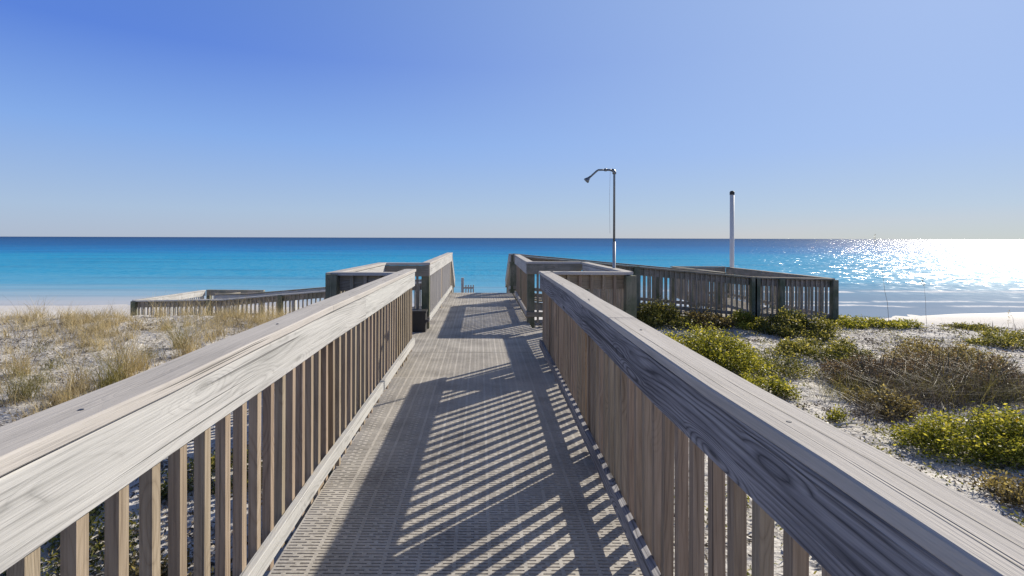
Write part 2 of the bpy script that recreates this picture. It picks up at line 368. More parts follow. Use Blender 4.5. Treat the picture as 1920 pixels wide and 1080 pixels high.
# ---------------------------------------------------------------- terrain
def sm(a, b, x):
    t = max(0, min(1, (x - a) / (b - a))); return t * t * (3 - 2 * t)
def gz(x, y):
    cr = 13.4 + 0.7 * mnoise.noise(Vector((x * .15, 3.1, 0))) - (.6 * sm(6, 12, x))
    z = -.66 + .07 * mnoise.noise(Vector((x * .35, y * .35, 1.7))) + .10 * mnoise.noise(Vector((x * .12, y * .12, 8.0)))
    z += .035 * mnoise.noise(Vector((x * 1.6, y * 1.6, 4.2))) + .015 * mnoise.noise(Vector((x * 5, y * 5, 2.2)))
    z += .08 * sm(10, 13, y) * (1 - sm(13, 15, y)) - .12 * sm(10.5, 12.5, x) * sm(9, 12, y)
    if y > cr - .6:
        z += -1.15 * sm(cr - .2, cr + 2.6, y) - .62 * sm(cr + 2.6, cr + 9, y)
        z -= max(0, y - 23) * .052
    if y < 0: z += 0
    return z
def axis(parts):
    out = []
    for a, b, st in parts:
        n = max(1, round((b - a) / st)); out += [a + (b - a) * i / n for i in range(n)]
    return out + [parts[-1][1]]
xs = axis([(-300, -60, 30), (-60, -24, 2.5), (-24, -14, .5), (-14, 15, .13), (15, 26, .5), (26, 62, 2.5), (62, 300, 30)])
ys = axis([(-60, -6, 6), (-6, 0, .6), (0, 16, .13), (16, 26, .35), (26, 40, .8), (40, 90, 10)])
v = [(x, y, gz(x, y)) for y in ys for x in xs]; nx = len(xs)
f = [(j * nx + i, j * nx + i + 1, (j + 1) * nx + i + 1, (j + 1) * nx + i) for j in range(len(ys) - 1) for i in range(nx - 1)]
me = bpy.data.meshes.new('ground'); me.from_pydata(v, [], f); me.polygons.foreach_set('use_smooth', [True] * len(f))
ground = link('ground', me, M['sand']); ground['kind'] = 'structure'; ground['label'] = 'white sand dune and beach with leaf litter'
SEA_Z = -2.95
mb = MB()
yy = [26, 60, 200, 1000, 5000, 40000]; xx = [-60000, -3000, -400, 0, 400, 3000, 60000]
me = bpy.data.meshes.new('water'); me.from_pydata([(x, y, SEA_Z) for y in yy for x in xx], [], [(j * 7 + i, j * 7 + i + 1, j * 7 + i + 8, j * 7 + i + 7) for j in range(5) for i in range(6)])
water = link('water', me, M['sea']); water['kind'] = 'structure'; water['label'] = 'turquoise sea running from pale shallows to a deep blue horizon'

# ---------------------------------------------------------------- boardwalk deck of slotted panels
def grating(width_mod, rows=12, mod=.17, pitch=.0244, slot=.0088, th=.03):
    mb = MB(); W = width_mod * mod; y = 0
    for r in range(rows + 1):
        bar = pitch - slot if 0 < r < rows else (pitch - slot) * .95
        mb.box(0, W, y, y + bar, -th, 0, 'xXyYZz'); y += bar
        if r == rows: break
        x = 0; lead = .009
        for m in range(width_mod):
            a, b = (.045, .085) if r % 2 else (.085, .045)
            web = (.152 - a - b)
            for x0, x1 in ((x, x + lead), (x + lead + a, x + lead + a + web), (x + lead + a + web + b, x + mod)):
                mb.box(x0, x1, y, y + slot, -th, 0, 'xXZ')
            x += mod
        y += slot
    return mb.mesh('grating_panel'), y
g11, PY = grating(11); PY += .004
deck = thing('boardwalk_deck', 'beige slotted boardwalk deck running straight toward the sea', 'boardwalk', (-.97, -.6, 0))
n = int((14.45 + .6) / PY)
for i in range(n):
    o = link('grating_panel', g11, M['grating'], deck); o.location = (rnd.uniform(-.002, .002), i * PY, rnd.uniform(-.0015, .0015)); o.rotation_euler = (0, 0, rnd.uniform(-.0006, .0006))
gl, _ = grating(5); gr, _ = grating(6)
i0 = int((6.2 + .6) / PY)
for i in range(i0, i0 + 8):
    o = link('grating_panel', gl, M['grating'], deck); o.location = (-.853, i * PY, 0)
for i in range(i0 + 1, i0 + 9):
    o = link('grating_panel', gr, M['grating'], deck); o.location = (1.873, i * PY, 0)
DX, DY = -.97, -.6
for x in (-.9, -.05, .84):
    mb = MB(); mb.box(x - .019 - DX, x + .019 - DX, -.5 - DY, 14.40 - DY, -.27, -.032); mb.build('joist', M['dark'], deck)
for x0, x1 in ((-1.8, -.97), (.96, 1.9)):
    mb = MB(); mb.box(x0 - DX, x1 - DX, 6.25 - DY, 6.30 - DY, -.25, -.032); mb.box(x0 - DX, x1 - DX, 8.62 - DY, 8.66 - DY, -.25, -.032); mb.build('joist', M['dark'], deck)
for y in (1.1, 3.5, 5.9, 8.7, 11.2, 14.2):
    for x in (-.9, .82):
        mb = MB(); mb.box(x - .17 - DX if x < 0 else x + .04 - DX, x - .04 - DX if x < 0 else x + .17 - DX, y - .06 - DY, y + .06 - DY, -2.6, -.04); mb.build('support_post', M['post'], deck)
# timber end board and stairs down to the middle landing
mb = MB(); mb.box(-.97 - DX, .90 - DX, 14.42 - DY + PY * 0, 14.46 - DY, -.26, -.033); mb.build('end_board', M['rail'], deck)

st = thing('wooden_stairs', 'wooden stairs dropping from the sea end of the boardwalk to a lower landing', 'stairs', (0, 14.47, 0))
for i in range(5):
    mb = MB(); z = -.185 * (i + 1); mb.box(-.80, .86, .01 + i * .29, .29 + i * .29, z - .038, z); mb.build('tread', M['cap'], st)
for x in (-.82, .88):
    mb = MB()
    for a, b in ((0, .038),):
        p = [Vector((x, 0, -.02)), Vector((x, 1.45, -.97))]; sweep(mb, p, [Vector((1, 0, 0))] * 2, -.019, .019, -.28, 0)
    mb.build('stringer', M['rail'], st)
ld = thing('lower_landing', 'timber landing at the foot of the stairs beyond the boardwalk', 'landing', (0, 15.95, -.95))
for i in range(11):
    mb = MB(); mb.box(-.95, .95, i * .145, i * .145 + .14, -.038, 0); mb.build('deck_board', M['cap'], ld)
for x in (-.85, .85):
    for y in (.1, 1.4):
        mb = MB(); mb.box(x - .06, x + .06, y - .06, y + .06, -2.0, -.04); mb.build('support_post', M['post'], ld)

# ---------------------------------------------------------------- railings
NR = ('cap', 'rail', 'baluster', 'rail', 'baluster')
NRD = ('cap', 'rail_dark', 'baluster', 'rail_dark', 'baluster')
DK = ('cap', 'dark', 'dark', 'dark', 'post')
RMP = ('dark', 'dark', 'dark', 'dark', 'post')
ZL, ZR = 1.133, 1.11
railing('long bleached near railing on the left side of the slotted walkway', [(-.91, -.5, ZL), (-.91, 3, ZL), (-.885, 5, ZL), (-.868, 6.78, ZL)], -1, posts=(1.0, 3.65, 6.2), full=1, jit=.0035, cuts=(3.6,), cap=(-.012, .142), mats=NR, b1=.03)
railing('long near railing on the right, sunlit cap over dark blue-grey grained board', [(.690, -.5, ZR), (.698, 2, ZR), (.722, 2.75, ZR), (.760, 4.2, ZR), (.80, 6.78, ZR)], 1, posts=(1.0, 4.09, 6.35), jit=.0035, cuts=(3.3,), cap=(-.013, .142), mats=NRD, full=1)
G1, G2 = 'railings round the left landing', 'railings round the right landing'
railing('dark railing closing the near side of the left landing, beside the bleached rail end', [(-1.76, 6.16, ZL), (-.99, 6.16, ZL)], 1, posts=(-.02,), group=G1, mats=DK, jit=.001, post_top=-.02)
railing('short outer railing on the seaward-left edge of the left landing with lit cap', [(-1.72, 6.2, 1.125), (-1.60, 8.55, 1.125)], -1, posts=(2.3,), group=G1, mats=('cap', 'rail', 'dark', 'dark', 'post'), jit=.001, ext=(.1, .1), post_top=-.08)
railing('dark railing facing the viewer at the far side of the left landing', [(-1.62, 8.6, 1.12), (-.86, 8.6, 1.12)], -1, posts=(.69,), group=G1, mats=DK, jit=.001, post_top=-.05)
railing('sunlit far railing on the left of the walkway, before the stairs', [(-.855, 8.66, 1.125), (-.77, 14.1, 1.14)], -1, posts=(2.6, 5.3), mats=('cap', 'rail', 'cap', 'rail', 'baluster'), jit=.002, ext=(.05, 0))
railing('railing closing the near side of the right landing, brown boards under pale cap', [(.96, 6.72, ZR), (1.98, 6.72, ZR)], 1, posts=(1.0,), group=G2, mats=('cap', 'baluster', 'baluster', 'dark', 'post'), jit=.001, post_top=-.045)
railing('outer railing on the right edge of the right landing beside the shower pole', [(1.90, 6.76, ZR), (1.86, 9.2, ZR)], 1, posts=(2.3,), group=G2, mats=('cap', 'rail', 'dark', 'dark', 'post'), jit=.001, ext=(.04, .1), post_top=-.08)
railing('railing facing the viewer at the far side of the right landing', [(.86, 9.26, 1.115), (1.86, 9.26, 1.115)], -1, posts=(.08,), group=G2, mats=('cap', 'dark', 'dark', 'dark', 'post'), jit=.001, post_top=-.05)
railing('shaded far railing on the right of the walkway, beyond the right landing', [(.85, 9.32, 1.115), (.88, 12.86, 1.13)], 1, posts=(1.9,), mats=('cap', 'rail', 'baluster', 'cap', 'post'), jit=.002, ext=(.05, 0))
G3 = 'railings of the beach stairs'
zs = lambda y: 1.12 - (y - 14.5) * .64
railing('left railing sloping down the beach stairs', [(-.79, 14.2, 1.10), (-.80, 14.5, 1.10), (-.78, 15.9, zs(15.9))], -1, posts=(.28, 1.65), group=G3, mats=('rail', 'rail', 'dark', 'rail', 'post'), name='stair_railing', post_len=1.6, post_top=-.02)
railing('right railing sloping down the beach stairs', [(.84, 14.42, 1.10), (.83, 14.5, 1.10), (.80, 15.9, zs(15.9))], 1, posts=(.08, 1.45), group=G3, mats=('rail', 'rail', 'dark', 'rail', 'post'), name='stair_railing', post_len=1.6, post_top=-.02)
pk = thing('picket_panel', 'short lit row of pickets low behind the boardwalk end, left of centre', 'picket panel', (-.6, 17.5, -.95))
mb = MB(); mb.box(-.045, .045, -.045, .045, -1.2, 1.12); mb.build('post', M['rail'], pk)
mb = MB(); mb.box(.046, .38, .02, .045, .74, .80); mb.box(.046, .38, .02, .045, .06, .12); mb.build('rail_board', M['rail'], pk)
for i in range(4):
    mb = MB(); mb.box(.10 + i * .085, .14 + i * .085, -.019, .0185, .02, .87 + .01 * (i % 2)); mb.build('baluster', M['rail'], pk)
railing('right edge railing of the lower landing below the stairs', [(.9, 15.95, .19), (.9, 17.5, .19)], 1, posts=(1.5,), group=G3, mats=RMP)
# the ramp at the right
G4 = 'dark railings of the right ramp'
RZ = lambda x: 1.11 - (x - .9) * (.525 / 6.05)
railing('long dark railing on the near side of the right ramp, behind green bushes', [(.9, 12.9, RZ(.9)), (6.95, 12.9, RZ(6.95))], 1, posts=(3.05, 6.0), group=G4, pitch=.128, mats=RMP, jit=.002, post_top=.0)
railing('dark railing on the near edge of the right ramp turn, ending at the corner post', [(6.99, 12.9, .583), (8.95, 12.9, .545)], 1, posts=(.0, .62, 1.97), group=G4, pitch=.118, mats=RMP, jit=.002, post_top=-.03)
railing('dark railing on the seaward side of the right ramp', [(.95, 14.4, RZ(.95)), (6.95, 14.4, RZ(6.95))], -1, posts=(.06, 2.1, 4.1, 5.9), group=G4, pitch=.13, mats=RMP, jit=.002)
railing('outer dark railing running seaward from the corner post of the right ramp', [(8.93, 12.94, .545), (8.93, 18.4, .52)], 1, posts=(2.7, 5.4), group=G4, pitch=.14, mats=RMP, jit=.002)
railing('inner dark railing of the seaward leg of the right ramp', [(7.05, 14.45, .583), (7.05, 18.4, .54)], -1, posts=(2.0, 3.8), group=G4, pitch=.14, mats=RMP, jit=.002)
railing('dark end railing closing the far end of the right ramp, by the white pole', [(7.05, 18.42, .535), (8.93, 18.42, .535)], -1, posts=(.9,), group=G4, pitch=.14, mats=RMP, jit=.002)
# ramp surfaces
rp = thing('beach_ramp', 'long wooden ramp sloping down to the right of the boardwalk', 'ramp', (.93, 13.0, 0), 'beach ramps')
for i in range(42):
    x0 = i * .1445; z = -(x0) * .0868; mb = MB(); mb.box(x0, x0 + .14, -.02, 1.36, z - .04, z); mb.build('deck_board', M['dark'], rp)
for i in range(12):
    x0 = 6.08 + i * .1445 + .01; mb = MB(); mb.box(x0, x0 + .14, -.02, 5.38, -.575, -.535); mb.build('deck_board', M['dark'], rp)
mb = MB(); p = [Vector((0, 0, -.05)), Vector((6.05, 0, -.57)), Vector((7.9, 0, -.6))]; sweep(mb, p, [Vector((0, 1, 0))] * 3, -.045, -.022, -.2, 0); mb.build('edge_board', M['dark'], rp)
# the ramp at the left
G5 = 'railings of the left ramp'
LZ = lambda x: .22 + (x + .9) * (.62 / 7.18)
railing('long dark railing on the near side of the left ramp, half hidden in dune grass', [(-.9, 16.0, .22), (-8.08, 16.0, LZ(-8.08)), (-10.9, 16.0, -.45)], -1, posts=(.0, 2.5, 5.35, 7.6, 9.95), group=G5, pitch=.135, mats=('rail', 'dark', 'dark', 'dark', 'post'), jit=.002, post_top=-.02)
railing('seaward railing of the left ramp with its grey inner board in view', [(-.95, 17.5, .2), (-8.08, 17.5, LZ(-8.08)), (-9.2, 17.5, -.42)], 1, posts=(.6, 3.0, 5.5, 7.8), group=G5, pitch=.15, mats=('dark', 'rail', 'rail', 'rail', 'rail'), jit=.002, post_top=-.04)
railing('outer sunlit railing running seaward at the left end of the left ramp', [(-10.88, 16.05, -.45), (-10.88, 20.1, -.55)], -1, posts=(.05, 2.0, 3.9), group=G5, pitch=.15, mats=('rail', 'rail', 'rail', 'rail', 'rail'), jit=.002)
railing('far end railing of the left ramp with dark cap and pale balusters', [(-10.88, 20.15, -.55), (-8.6, 20.15, -.56)], -1, posts=(.05, 1.2, 2.2), group=G5, pitch=.15, mats=('dark', 'dark', 'rail', 'dark', 'post'), jit=.002)
railing('inner railing of the seaward leg of the left ramp', [(-9.2, 17.55, -.46), (-9.2, 19.2, -.54)], 1, posts=(.05, 1.5), group=G5, pitch=.15, mats=('dark', 'rail', 'rail', 'rail', 'rail'), jit=.002)
rp = thing('beach_ramp', 'long wooden ramp sloping down to the left of the lower landing', 'ramp', (-.95, 16.05, -.92), 'beach ramps')
for i in range(50):
    x0 = -(i + 1) * .1445; z = x0 * .0864; mb = MB(); mb.box(x0, x0 + .14, 0, 1.4, z - .04, z); mb.build('deck_board', M['rail'], rp)
for i in range(19):
    x0 = -7.25 - (i + 1) * .1445; mb = MB(); mb.box(x0, x0 + .14, 0, 4.1 if i > 7 else 1.4, -.68, -.64); mb.build('deck_board', M['rail'], rp)

# ---------------------------------------------------------------- shower, pole, box
sh = thing('outdoor_shower', 'tall thin metal outdoor shower with bent arm on the right landing railing', 'shower', (1.985, 7.5, 0))
mb = MB(); mb.tube([(0, 0, .0), (0, 0, 1.50)], .023, 12); mb.build('lower_pipe', M['steel_light'], sh, smooth=True)
mb = MB(); mb.tube([(0, 0, 1.50), (0, 0, 2.50), (0, 0, 2.555)], .016, 12); mb.build('riser_pipe', M['steel'], sh, smooth=True)
mb = MB(); mb.tube([(0, 0, 2.50), (0, 0, 2.53), (-.012, 0, 2.552), (-.04, 0, 2.56)], [.028, .028, .026, .022], 10); mb.tube([(-.04, 0, 2.56), (-.12, 0, 2.562)], .016, 10)
mb.tube([(-.115, 0, 2.562), (-.145, 0, 2.562)], .023, 10); mb.tube([(-.14, 0, 2.562), (-.235, 0, 2.56), (-.26, 0, 2.545), (-.37, 0, 2.445)], .014, 10); mb.build('shower_arm', M['steel'], sh, smooth=True)
mb = MB(); mb.tube([(-.355, 0, 2.462), (-.375, 0, 2.442), (-.41, 0, 2.405), (-.418, 0, 2.397)], [.016, .019, .043, .044], 16); mb.build('shower_head', M['steel'], sh, smooth=True)
mb = MB(); mb.tube([(-.06, 0, 2.555), (-.07, 0, 2.1), (-.062, 0, 1.62)], .0022, 5); mb.build('pull_chain', M['steel_light'], sh)
mb = MB(); mb.box(-.036, .036, -.036, .036, .95, .98); mb.box(-.04, .04, -.036, .036, .35, .38); mb.build('bracket', M['steel'], sh)

wp = thing('white_pole', 'tall white plastic pole with black cap beyond the right ramp', 'pole', (9.2, 18.5, -1.8))
mb = MB(); mb.tube([(0, 0, -.3), (0, 0, 4.95)], .075, 16); mb.build('pole_shaft', M['pvc'], wp, smooth=True)
mb = MB(); mb.tube([(0, 0, 4.95), (0, 0, 5.05), (0, 0, 5.09)], [.083, .083, .05], 16); mb.build('pole_cap', M['black'], wp)

bx = thing('black_box', 'low black box at the foot of the dark post on the left landing', 'box', (-1.0, 8.42, 0.002))
mb = MB(); mb.box(-.19, .11, -.11, .13, 0, .31); mb.build('bin_body', M['black'], bx)
mb = MB(); mb.box(-.20, .12, -.12, .14, .31, .345); mb.build('lid', M['black'], bx)
mb = MB(); mb.box(.11, .16, -.10, .10, .16, .20); mb.build('handle', M['tin'], bx)
yp = MB(); yp.box(-.028, .028, -.006, .006, 0, .27); yo = yp.build('yellow_plate', M['yellow'], None, (-1.205, 8.585, .26)); tag(yo, 'narrow plain yellow plate on the landing railing beside the black box', 'plate')

# ---------------------------------------------------------------- vegetation
def setmesh(name, V, F, tone):
    V = np.asarray(V, dtype=np.float32).reshape(-1, 3); k_ = F
    me = bpy.data.meshes.new(name)
    nv = len(V); nf = nv // k_
    me.vertices.add(nv); me.vertices.foreach_set('co', V.ravel())
    me.loops.add(nv); me.loops.foreach_set('vertex_index', np.arange(nv, dtype=np.int32))
    me.polygons.add(nf); me.polygons.foreach_set('loop_start', np.arange(0, nv, k_, dtype=np.int32)); me.polygons.foreach_set('loop_total', np.full(nf, k_, dtype=np.int32))
    a = me.attributes.new('tone', 'FLOAT', 'POINT'); a.data.foreach_set('value', np.repeat(np.asarray(tone, dtype=np.float32), k_))
    me.update(calc_edges=True); return me
def leaves(rs, C, size, up=.5, asp=.45):
    """one pointed leaf (a kite quad) per centre"""
    n_ = len(C); d = rs.normal(size=(n_, 3)); d[:, 2] = d[:, 2] * .6 + up; d /= np.linalg.norm(d, axis=1)[:, None]
    s = np.cross(d, rs.normal(size=(n_, 3))); s /= np.linalg.norm(s, axis=1)[:, None] + 1e-9
    L = size * rs.uniform(.6, 1.4, n_)[:, None]; W = L * asp * .5
    return np.stack([C, C + d * L * .45 + s * W, C + d * L, C + d * L * .45 - s * W], 1)
def blades(rs, base, H, lean, width, seg=3, bend=.6):
    """curved tapering blades; returns quads"""
    n_ = len(base); a = rs.uniform(0, 2 * np.pi, n_); out = np.stack([np.cos(a), np.sin(a), np.zeros(n_)], 1)
    h = H * rs.uniform(.3, 1.2, n_)[:, None]; ln = lean * rs.uniform(.2, 1.9, n_)[:, None]
    fa = rs.uniform(0, 2 * np.pi, n_); sd_ = np.stack([np.cos(fa), np.sin(fa), np.zeros(n_)], 1) * width * .5
    Q = []; prev = base; pw = 1.0
    for i in range(1, seg + 1):
        t = i / seg; p = base + np.array([0, 0, 1.]) * h * (t - .35 * bend * ln * t * t) + out * h * ln * (t ** 1.7); w_ = 1 - t * .85
        Q.append(np.stack([prev - sd_ * pw, prev + sd_ * pw, p + sd_ * w_, p - sd_ * w_], 1)); prev = p; pw = w_
    return np.concatenate(Q, 0)
def bush(name, label, cat, x, y, rx, ry, h, n_, size, mat, seed, group=None, lobes=9, flowers=0, twigs=40, up=.5, asp=.45, mound=0):
    rs = np.random.RandomState(seed); z0 = gz(x, y); n_ = int(n_ * 1.9); lobes = int(lobes * 1.5)
    root = thing(name, label, cat, (x, y, z0), group)
    # lobes scattered over a low dome
    th = rs.uniform(0, 2 * np.pi, lobes); rr = np.sqrt(rs.uniform(0, 1.15, lobes)); lx = rr * np.cos(th) * rx; ly = rr * np.sin(th) * ry
    lh = h * (1 - .62 * rr ** 2) * (rs.uniform(.85, 1.0, lobes) if mound else rs.uniform(.38, 1.05, lobes)); ls = rs.uniform(.22, .42, lobes)
    k_ = rs.randint(0, lobes, n_); dv = rs.normal(size=(n_, 3)); dv /= np.linalg.norm(dv, axis=1)[:, None]; dv[:, 2] = np.abs(dv[:, 2]) * 1.0 - .25 * (rs.rand(n_) < .35)
    rad = rs.uniform(.35, 1.0, n_) ** .45
    C = np.stack([lx[k_] + dv[:, 0] * rad * ls[k_] * rx, ly[k_] + dv[:, 1] * rad * ls[k_] * ry, lh[k_] * np.maximum(.0, .34 + .66 * dv[:, 2] * rad - .45 * (rs.rand(n_) < .3) * rs.rand(n_))], 1)
    C += rs.normal(size=C.shape) * .03; C[:, 2] = np.maximum(C[:, 2], .01)
    C[:, 2] += np.array([gz(x + a, y + b) for a, b in C[:, :2]]) - z0
    Q = leaves(rs, C, size, up, asp)
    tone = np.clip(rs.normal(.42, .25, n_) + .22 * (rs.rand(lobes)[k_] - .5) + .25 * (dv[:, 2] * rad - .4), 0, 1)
    link('foliage', setmesh('foliage', Q, 4, tone), M[mat], root)
    tb = MB()
    for i in range(twigs):
        j = rs.randint(0, lobes); a = rs.uniform(0, 6.28); e = Vector((lx[j] + math.cos(a) * ls[j] * rx * .7, ly[j] + math.sin(a) * ls[j] * ry * .7, lh[j] * rs.uniform(.6, 1.05)))
        s_ = Vector((lx[j] * .6, ly[j] * .6, -.02)); mid = s_.lerp(e, .5) + Vector(rs.normal(size=3) * .03)
        tb.tube([s_, mid, e], [.006, .004, .002], 4)
    tb.build('stem', M['tin' if False else 'post'], root)
    if flowers:
        for c in C[rs.choice(np.where(C[:, 2] > .5 * h)[0], flowers)]:
            link('flower', setmesh('flower', leaves(rs, np.repeat([c + [0, 0, size * .4]], 7, 0), size * .55, .4, .8), 4, rs.rand(7)), M['leaf_flower'], root)
    return root
def tuft(x, y, H, nb, seed, mat='straw', label='', group=None, r=.10, lean=.55, width=.006, seg=3, name='grass_tuft', cat='grass tuft'):
    rs = np.random.RandomState(seed); z0 = gz(x, y) - .01
    B = np.zeros((nb, 3)); B[:, :2] = rs.normal(size=(nb, 2)) * r
    Q = blades(rs, B, H, lean, width, seg)
    o = link(name, setmesh(name, Q, 4, np.tile(np.clip(rs.normal(.5, .22, nb), 0, 1), seg)), M[mat]); o.location = (x, y, z0)
    return tag(o, label, cat, group)
def gp(px, py, z=-.64):
    D = 950 * (1.55 - z) / (py - 446 - (px - 960) * .003); return (px - 900) * D / 950, D

BUSH = 'dune shrubs right of the boardwalk'
def pb(name, label, cat, px0, px1, pybase, pytop, depth, n_, size, mat, seed, **kw):
    x0, D = gp(px0, pybase); x1, _ = gp(px1, pybase); D += depth * .5
    cx = (px0 + px1) / 2; x = (cx - 900) * D / 950; rx = (px1 - px0) / 2 * D / 950
    ztop = 1.55 - (pytop - 446 - (cx - 960) * .003) * D / 950
    return bush(name, label, cat, x, D, rx * 1.0, depth * .5, max(.12, (ztop - gz(x, D)) * 1.08), n_, size, mat, seed, BUSH, **kw)
pb('shrub', 'large dense bright yellow-green shrub just beyond the right handrail', 'shrub', 1200, 1408, 705, 597, 1.5, 15000, .036, 'leaf_bright', 1, lobes=34, mound=1, up=.15, asp=.55)
pb('shrub', 'mid green shrub against the ramp railing, next to the landing post', 'shrub', 1195, 1300, 622, 556, 1.2, 4200, .05, 'leaf_green', 2, lobes=12)
pb('shrub', 'brownish olive shrub in front of the right ramp railing', 'shrub', 1280, 1375, 622, 572, 1.2, 3000, .05, 'leaf_olive', 3, lobes=10)
pb('shrub', 'small rounded yellow-green shrub below the middle of the ramp railing', 'shrub', 1348, 1425, 620, 576, 1.0, 2600, .05, 'leaf_bright', 4, lobes=8)
pb('shrub', 'spreading green shrub in front of the right ramp turn', 'shrub', 1435, 1560, 636, 576, 1.4, 5000, .05, 'leaf_green', 5, lobes=14)
pb('shrub', 'low yellow-green shrub spilling seaward of the green corner post', 'shrub', 1560, 1690, 622, 586, 1.6, 3600, .05, 'leaf_bright', 6, lobes=12)
pb('shrub', 'scrubby green shrub on open sand in front of the ramp turn shrub', 'shrub', 1470, 1610, 678, 622, 1.2, 3600, .045, 'leaf_green', 7, lobes=14)
pb('shrub', 'big tangled reddish brown shrub in the middle of the right dune', 'shrub', 1570, 1720, 735, 655, 1.3, 4600, .045, 'leaf_red', 8, lobes=20, twigs=320, asp=.22)
pb('shrub', 'wide dark olive and red shrub near the right edge of the dune', 'shrub', 1690, 1900, 745, 640, 1.7, 6500, .045, 'leaf_red', 9, lobes=26, twigs=420, asp=.2)
pb('shrub', 'olive topped shrub behind the reddish shrubs', 'shrub', 1660, 1840, 690, 632, 1.3, 4000, .045, 'leaf_olive', 10, lobes=14)
pb('shrub', 'low dark green shrub with yellow flowers at the right edge', 'shrub', 1722, 1990, 862, 762, .85, 8000, .036, 'leaf_bright', 11, lobes=26, flowers=16, mound=1, up=.2)
pb('shrub', 'green shrub at the far right edge of the dune crest', 'shrub', 1845, 1990, 660, 606, 1.3, 3200, .045, 'leaf_green', 12, lobes=12)
pb('shrub', 'small dark shrub with dry twigs in front of the reddish shrub', 'shrub', 1610, 1705, 775, 718, .8, 2000, .035, 'leaf_olive', 13, lobes=8, twigs=90)
pb('shrub', 'small sparse yellow-tipped shrub beside the right handrail', 'shrub', 1395, 1480, 742, 690, .8, 1700, .04, 'leaf_bright', 14, lobes=8)
pb('shrub', 'tiny green plant on the sand above the driftwood stick', 'shrub', 1560, 1585, 786, 762, .22, 260, .03, 'leaf_bright', 15, lobes=4, twigs=6)
pb('shrub', 'dark low plant at the lower right edge beside the handrail cap', 'shrub', 1860, 1975, 950, 890, .5, 1100, .03, 'leaf_olive', 16, lobes=8)
pb('shrub', 'flat dark green plants on the right dune crest', 'shrub', 1770, 1860, 622, 603, 1.0, 1500, .045, 'leaf_green', 17, lobes=9)
pb('shrub', 'pale green scrub between the bright shrub and the reddish shrub', 'shrub', 1400, 1500, 700, 640, 1.4, 1500, .035, 'leaf_green', 18, lobes=14)
# grass wisps growing through the red shrubs
i = 0
for px, py, H in ((1600, 735, .42), (1660, 728, .45), (1705, 742, .45), (1750, 735, .5), (1790, 745, .5), (1830, 735, .5), (1870, 745, .5), (1905, 740, .5), (1640, 770, .3), (1810, 700, .5), (1730, 700, .45)):
    x, y = gp(px, py); tuft(x, y, H * 1.15, 300, 400 + i, 'drygrey' if i % 3 else 'greengrass', 'wispy dry grass tuft growing through the reddish shrubs', 'wispy grass in the shrubs', .22, .9, .0055); i += 1

# left: separate tufts of golden grass (pixel foot, height px)
T = [(285, 668, 35), (325, 690, 45), (370, 655, 35), (130, 672, 40), (45, 750, 60), (8, 735, 50), (110, 800, 55), (65, 785, 50), (170, 765, 50), (240, 750, 45), (225, 672, 45), (410, 632, 30), (85, 715, 45), (15, 665, 30), (36, 705, 60), (18, 640, 40), (100, 690, 42), (68, 600, 42), (150, 735, 70), (120, 760, 60), (205, 725, 70), (235, 705, 88), (262, 690, 60), (350, 665, 70), (338, 650, 60), (395, 640, 38), (258, 625, 40), (300, 600, 45), (160, 640, 45), (190, 635, 48), (135, 615, 40), (215, 620, 45), (60, 730, 50), (20, 760, 45), (90, 765, 45), (180, 660, 45), (420, 608, 40), (445, 600, 45), (475, 612, 40), (500, 600, 45), (520, 598, 40), (545, 590, 42), (380, 600, 48), (350, 598, 45), (310, 628, 25), (275, 740, 40), (300, 700, 40), (10, 690, 40), (75, 660, 30)]
for i, (px, py, hp) in enumerate(T):
    x, y = gp(px, py); H = hp * y / 950 * 1.15
    golden = px < 330 and py < 660 or py < 615
    big = hp > 55
    m = 'straw' if golden or i % 4 else 'greengrass'
    lab = ('tall' if big else 'low') + ' golden dune grass tuft on the sand ' + ('near the left handrail' if py > 640 else 'towards the left dune crest')
    tuft(x, y, H * (1.15 if big else .95), 190 if big else 60, 100 + i, m, lab, ('tall' if big else 'low') + ' grass tufts on the left dune ' + ('near the rail' if py > 640 else 'near the crest'), .09 if py > 640 else .11, .7, .0065 if py > 640 else .008)
# dense grass along the left crest: nobody could count it
def stuff_blades(name, label, spots, mat, seed, nb, H, r, width, lean=.55):
    rs = np.random.RandomState(seed); B = []; 
    for x, y, s in spots:
        q = rs.normal(size=(nb, 2)) * r * s
        for a, b in q: B.append((x + a, y + b, 0, s))
    B = np.array(B); z = np.array([gz(a, b) for a, b in B[:, :2]]); s = B[:, 3].copy(); base = B[:, :3].copy(); base[:, 2] = z - .01
    Q = blades(rs, base, H * s[:, None], lean, width, 3)
    o = link(name, setmesh(name, Q, 4, np.tile(np.clip(rs.normal(.52, .2, len(base)) + np.repeat(rs.normal(0, .17, len(spots)), nb), 0, 1), 3)), M[mat]); o['kind'] = 'stuff'; o['label'] = label; return o
sp_ = []
for i in range(380):
    x = rnd.uniform(-24, -3.0); y = rnd.gauss(12.2, .75); sp_.append((x, min(y, 14.2), rnd.uniform(.6, 1.2)))
for i in range(85):       # the golden patch left of the ramp end
    x, y = gp(rnd.gauss(170, 45), rnd.uniform(600, 655)); sp_.append((x, y, rnd.uniform(.6, 1.05)))
for i in range(70):
    x, y = gp(rnd.uniform(400, 570), rnd.uniform(585, 622)); sp_.append((x, y, rnd.uniform(.6, 1.1)))
stuff_blades('dune_grass', 'dense golden grass along the left dune crest', sp_, 'straw', 5, 30, .38, .10, .007, .75)
sp_ = [(rnd.uniform(-14, -1.5), rnd.uniform(2.0, 11.5), rnd.uniform(.5, 1.1)) for i in range(420)] + [(rnd.uniform(1.3, 14), rnd.uniform(2.2, 12.3), rnd.uniform(.4, 1.0)) for i in range(520)]
stuff_blades('dry_ground_cover', 'thin dry weeds and twigs scattered over the dune sand', sp_, 'drygrey', 6, 12, .13, .12, .004, 1.2)
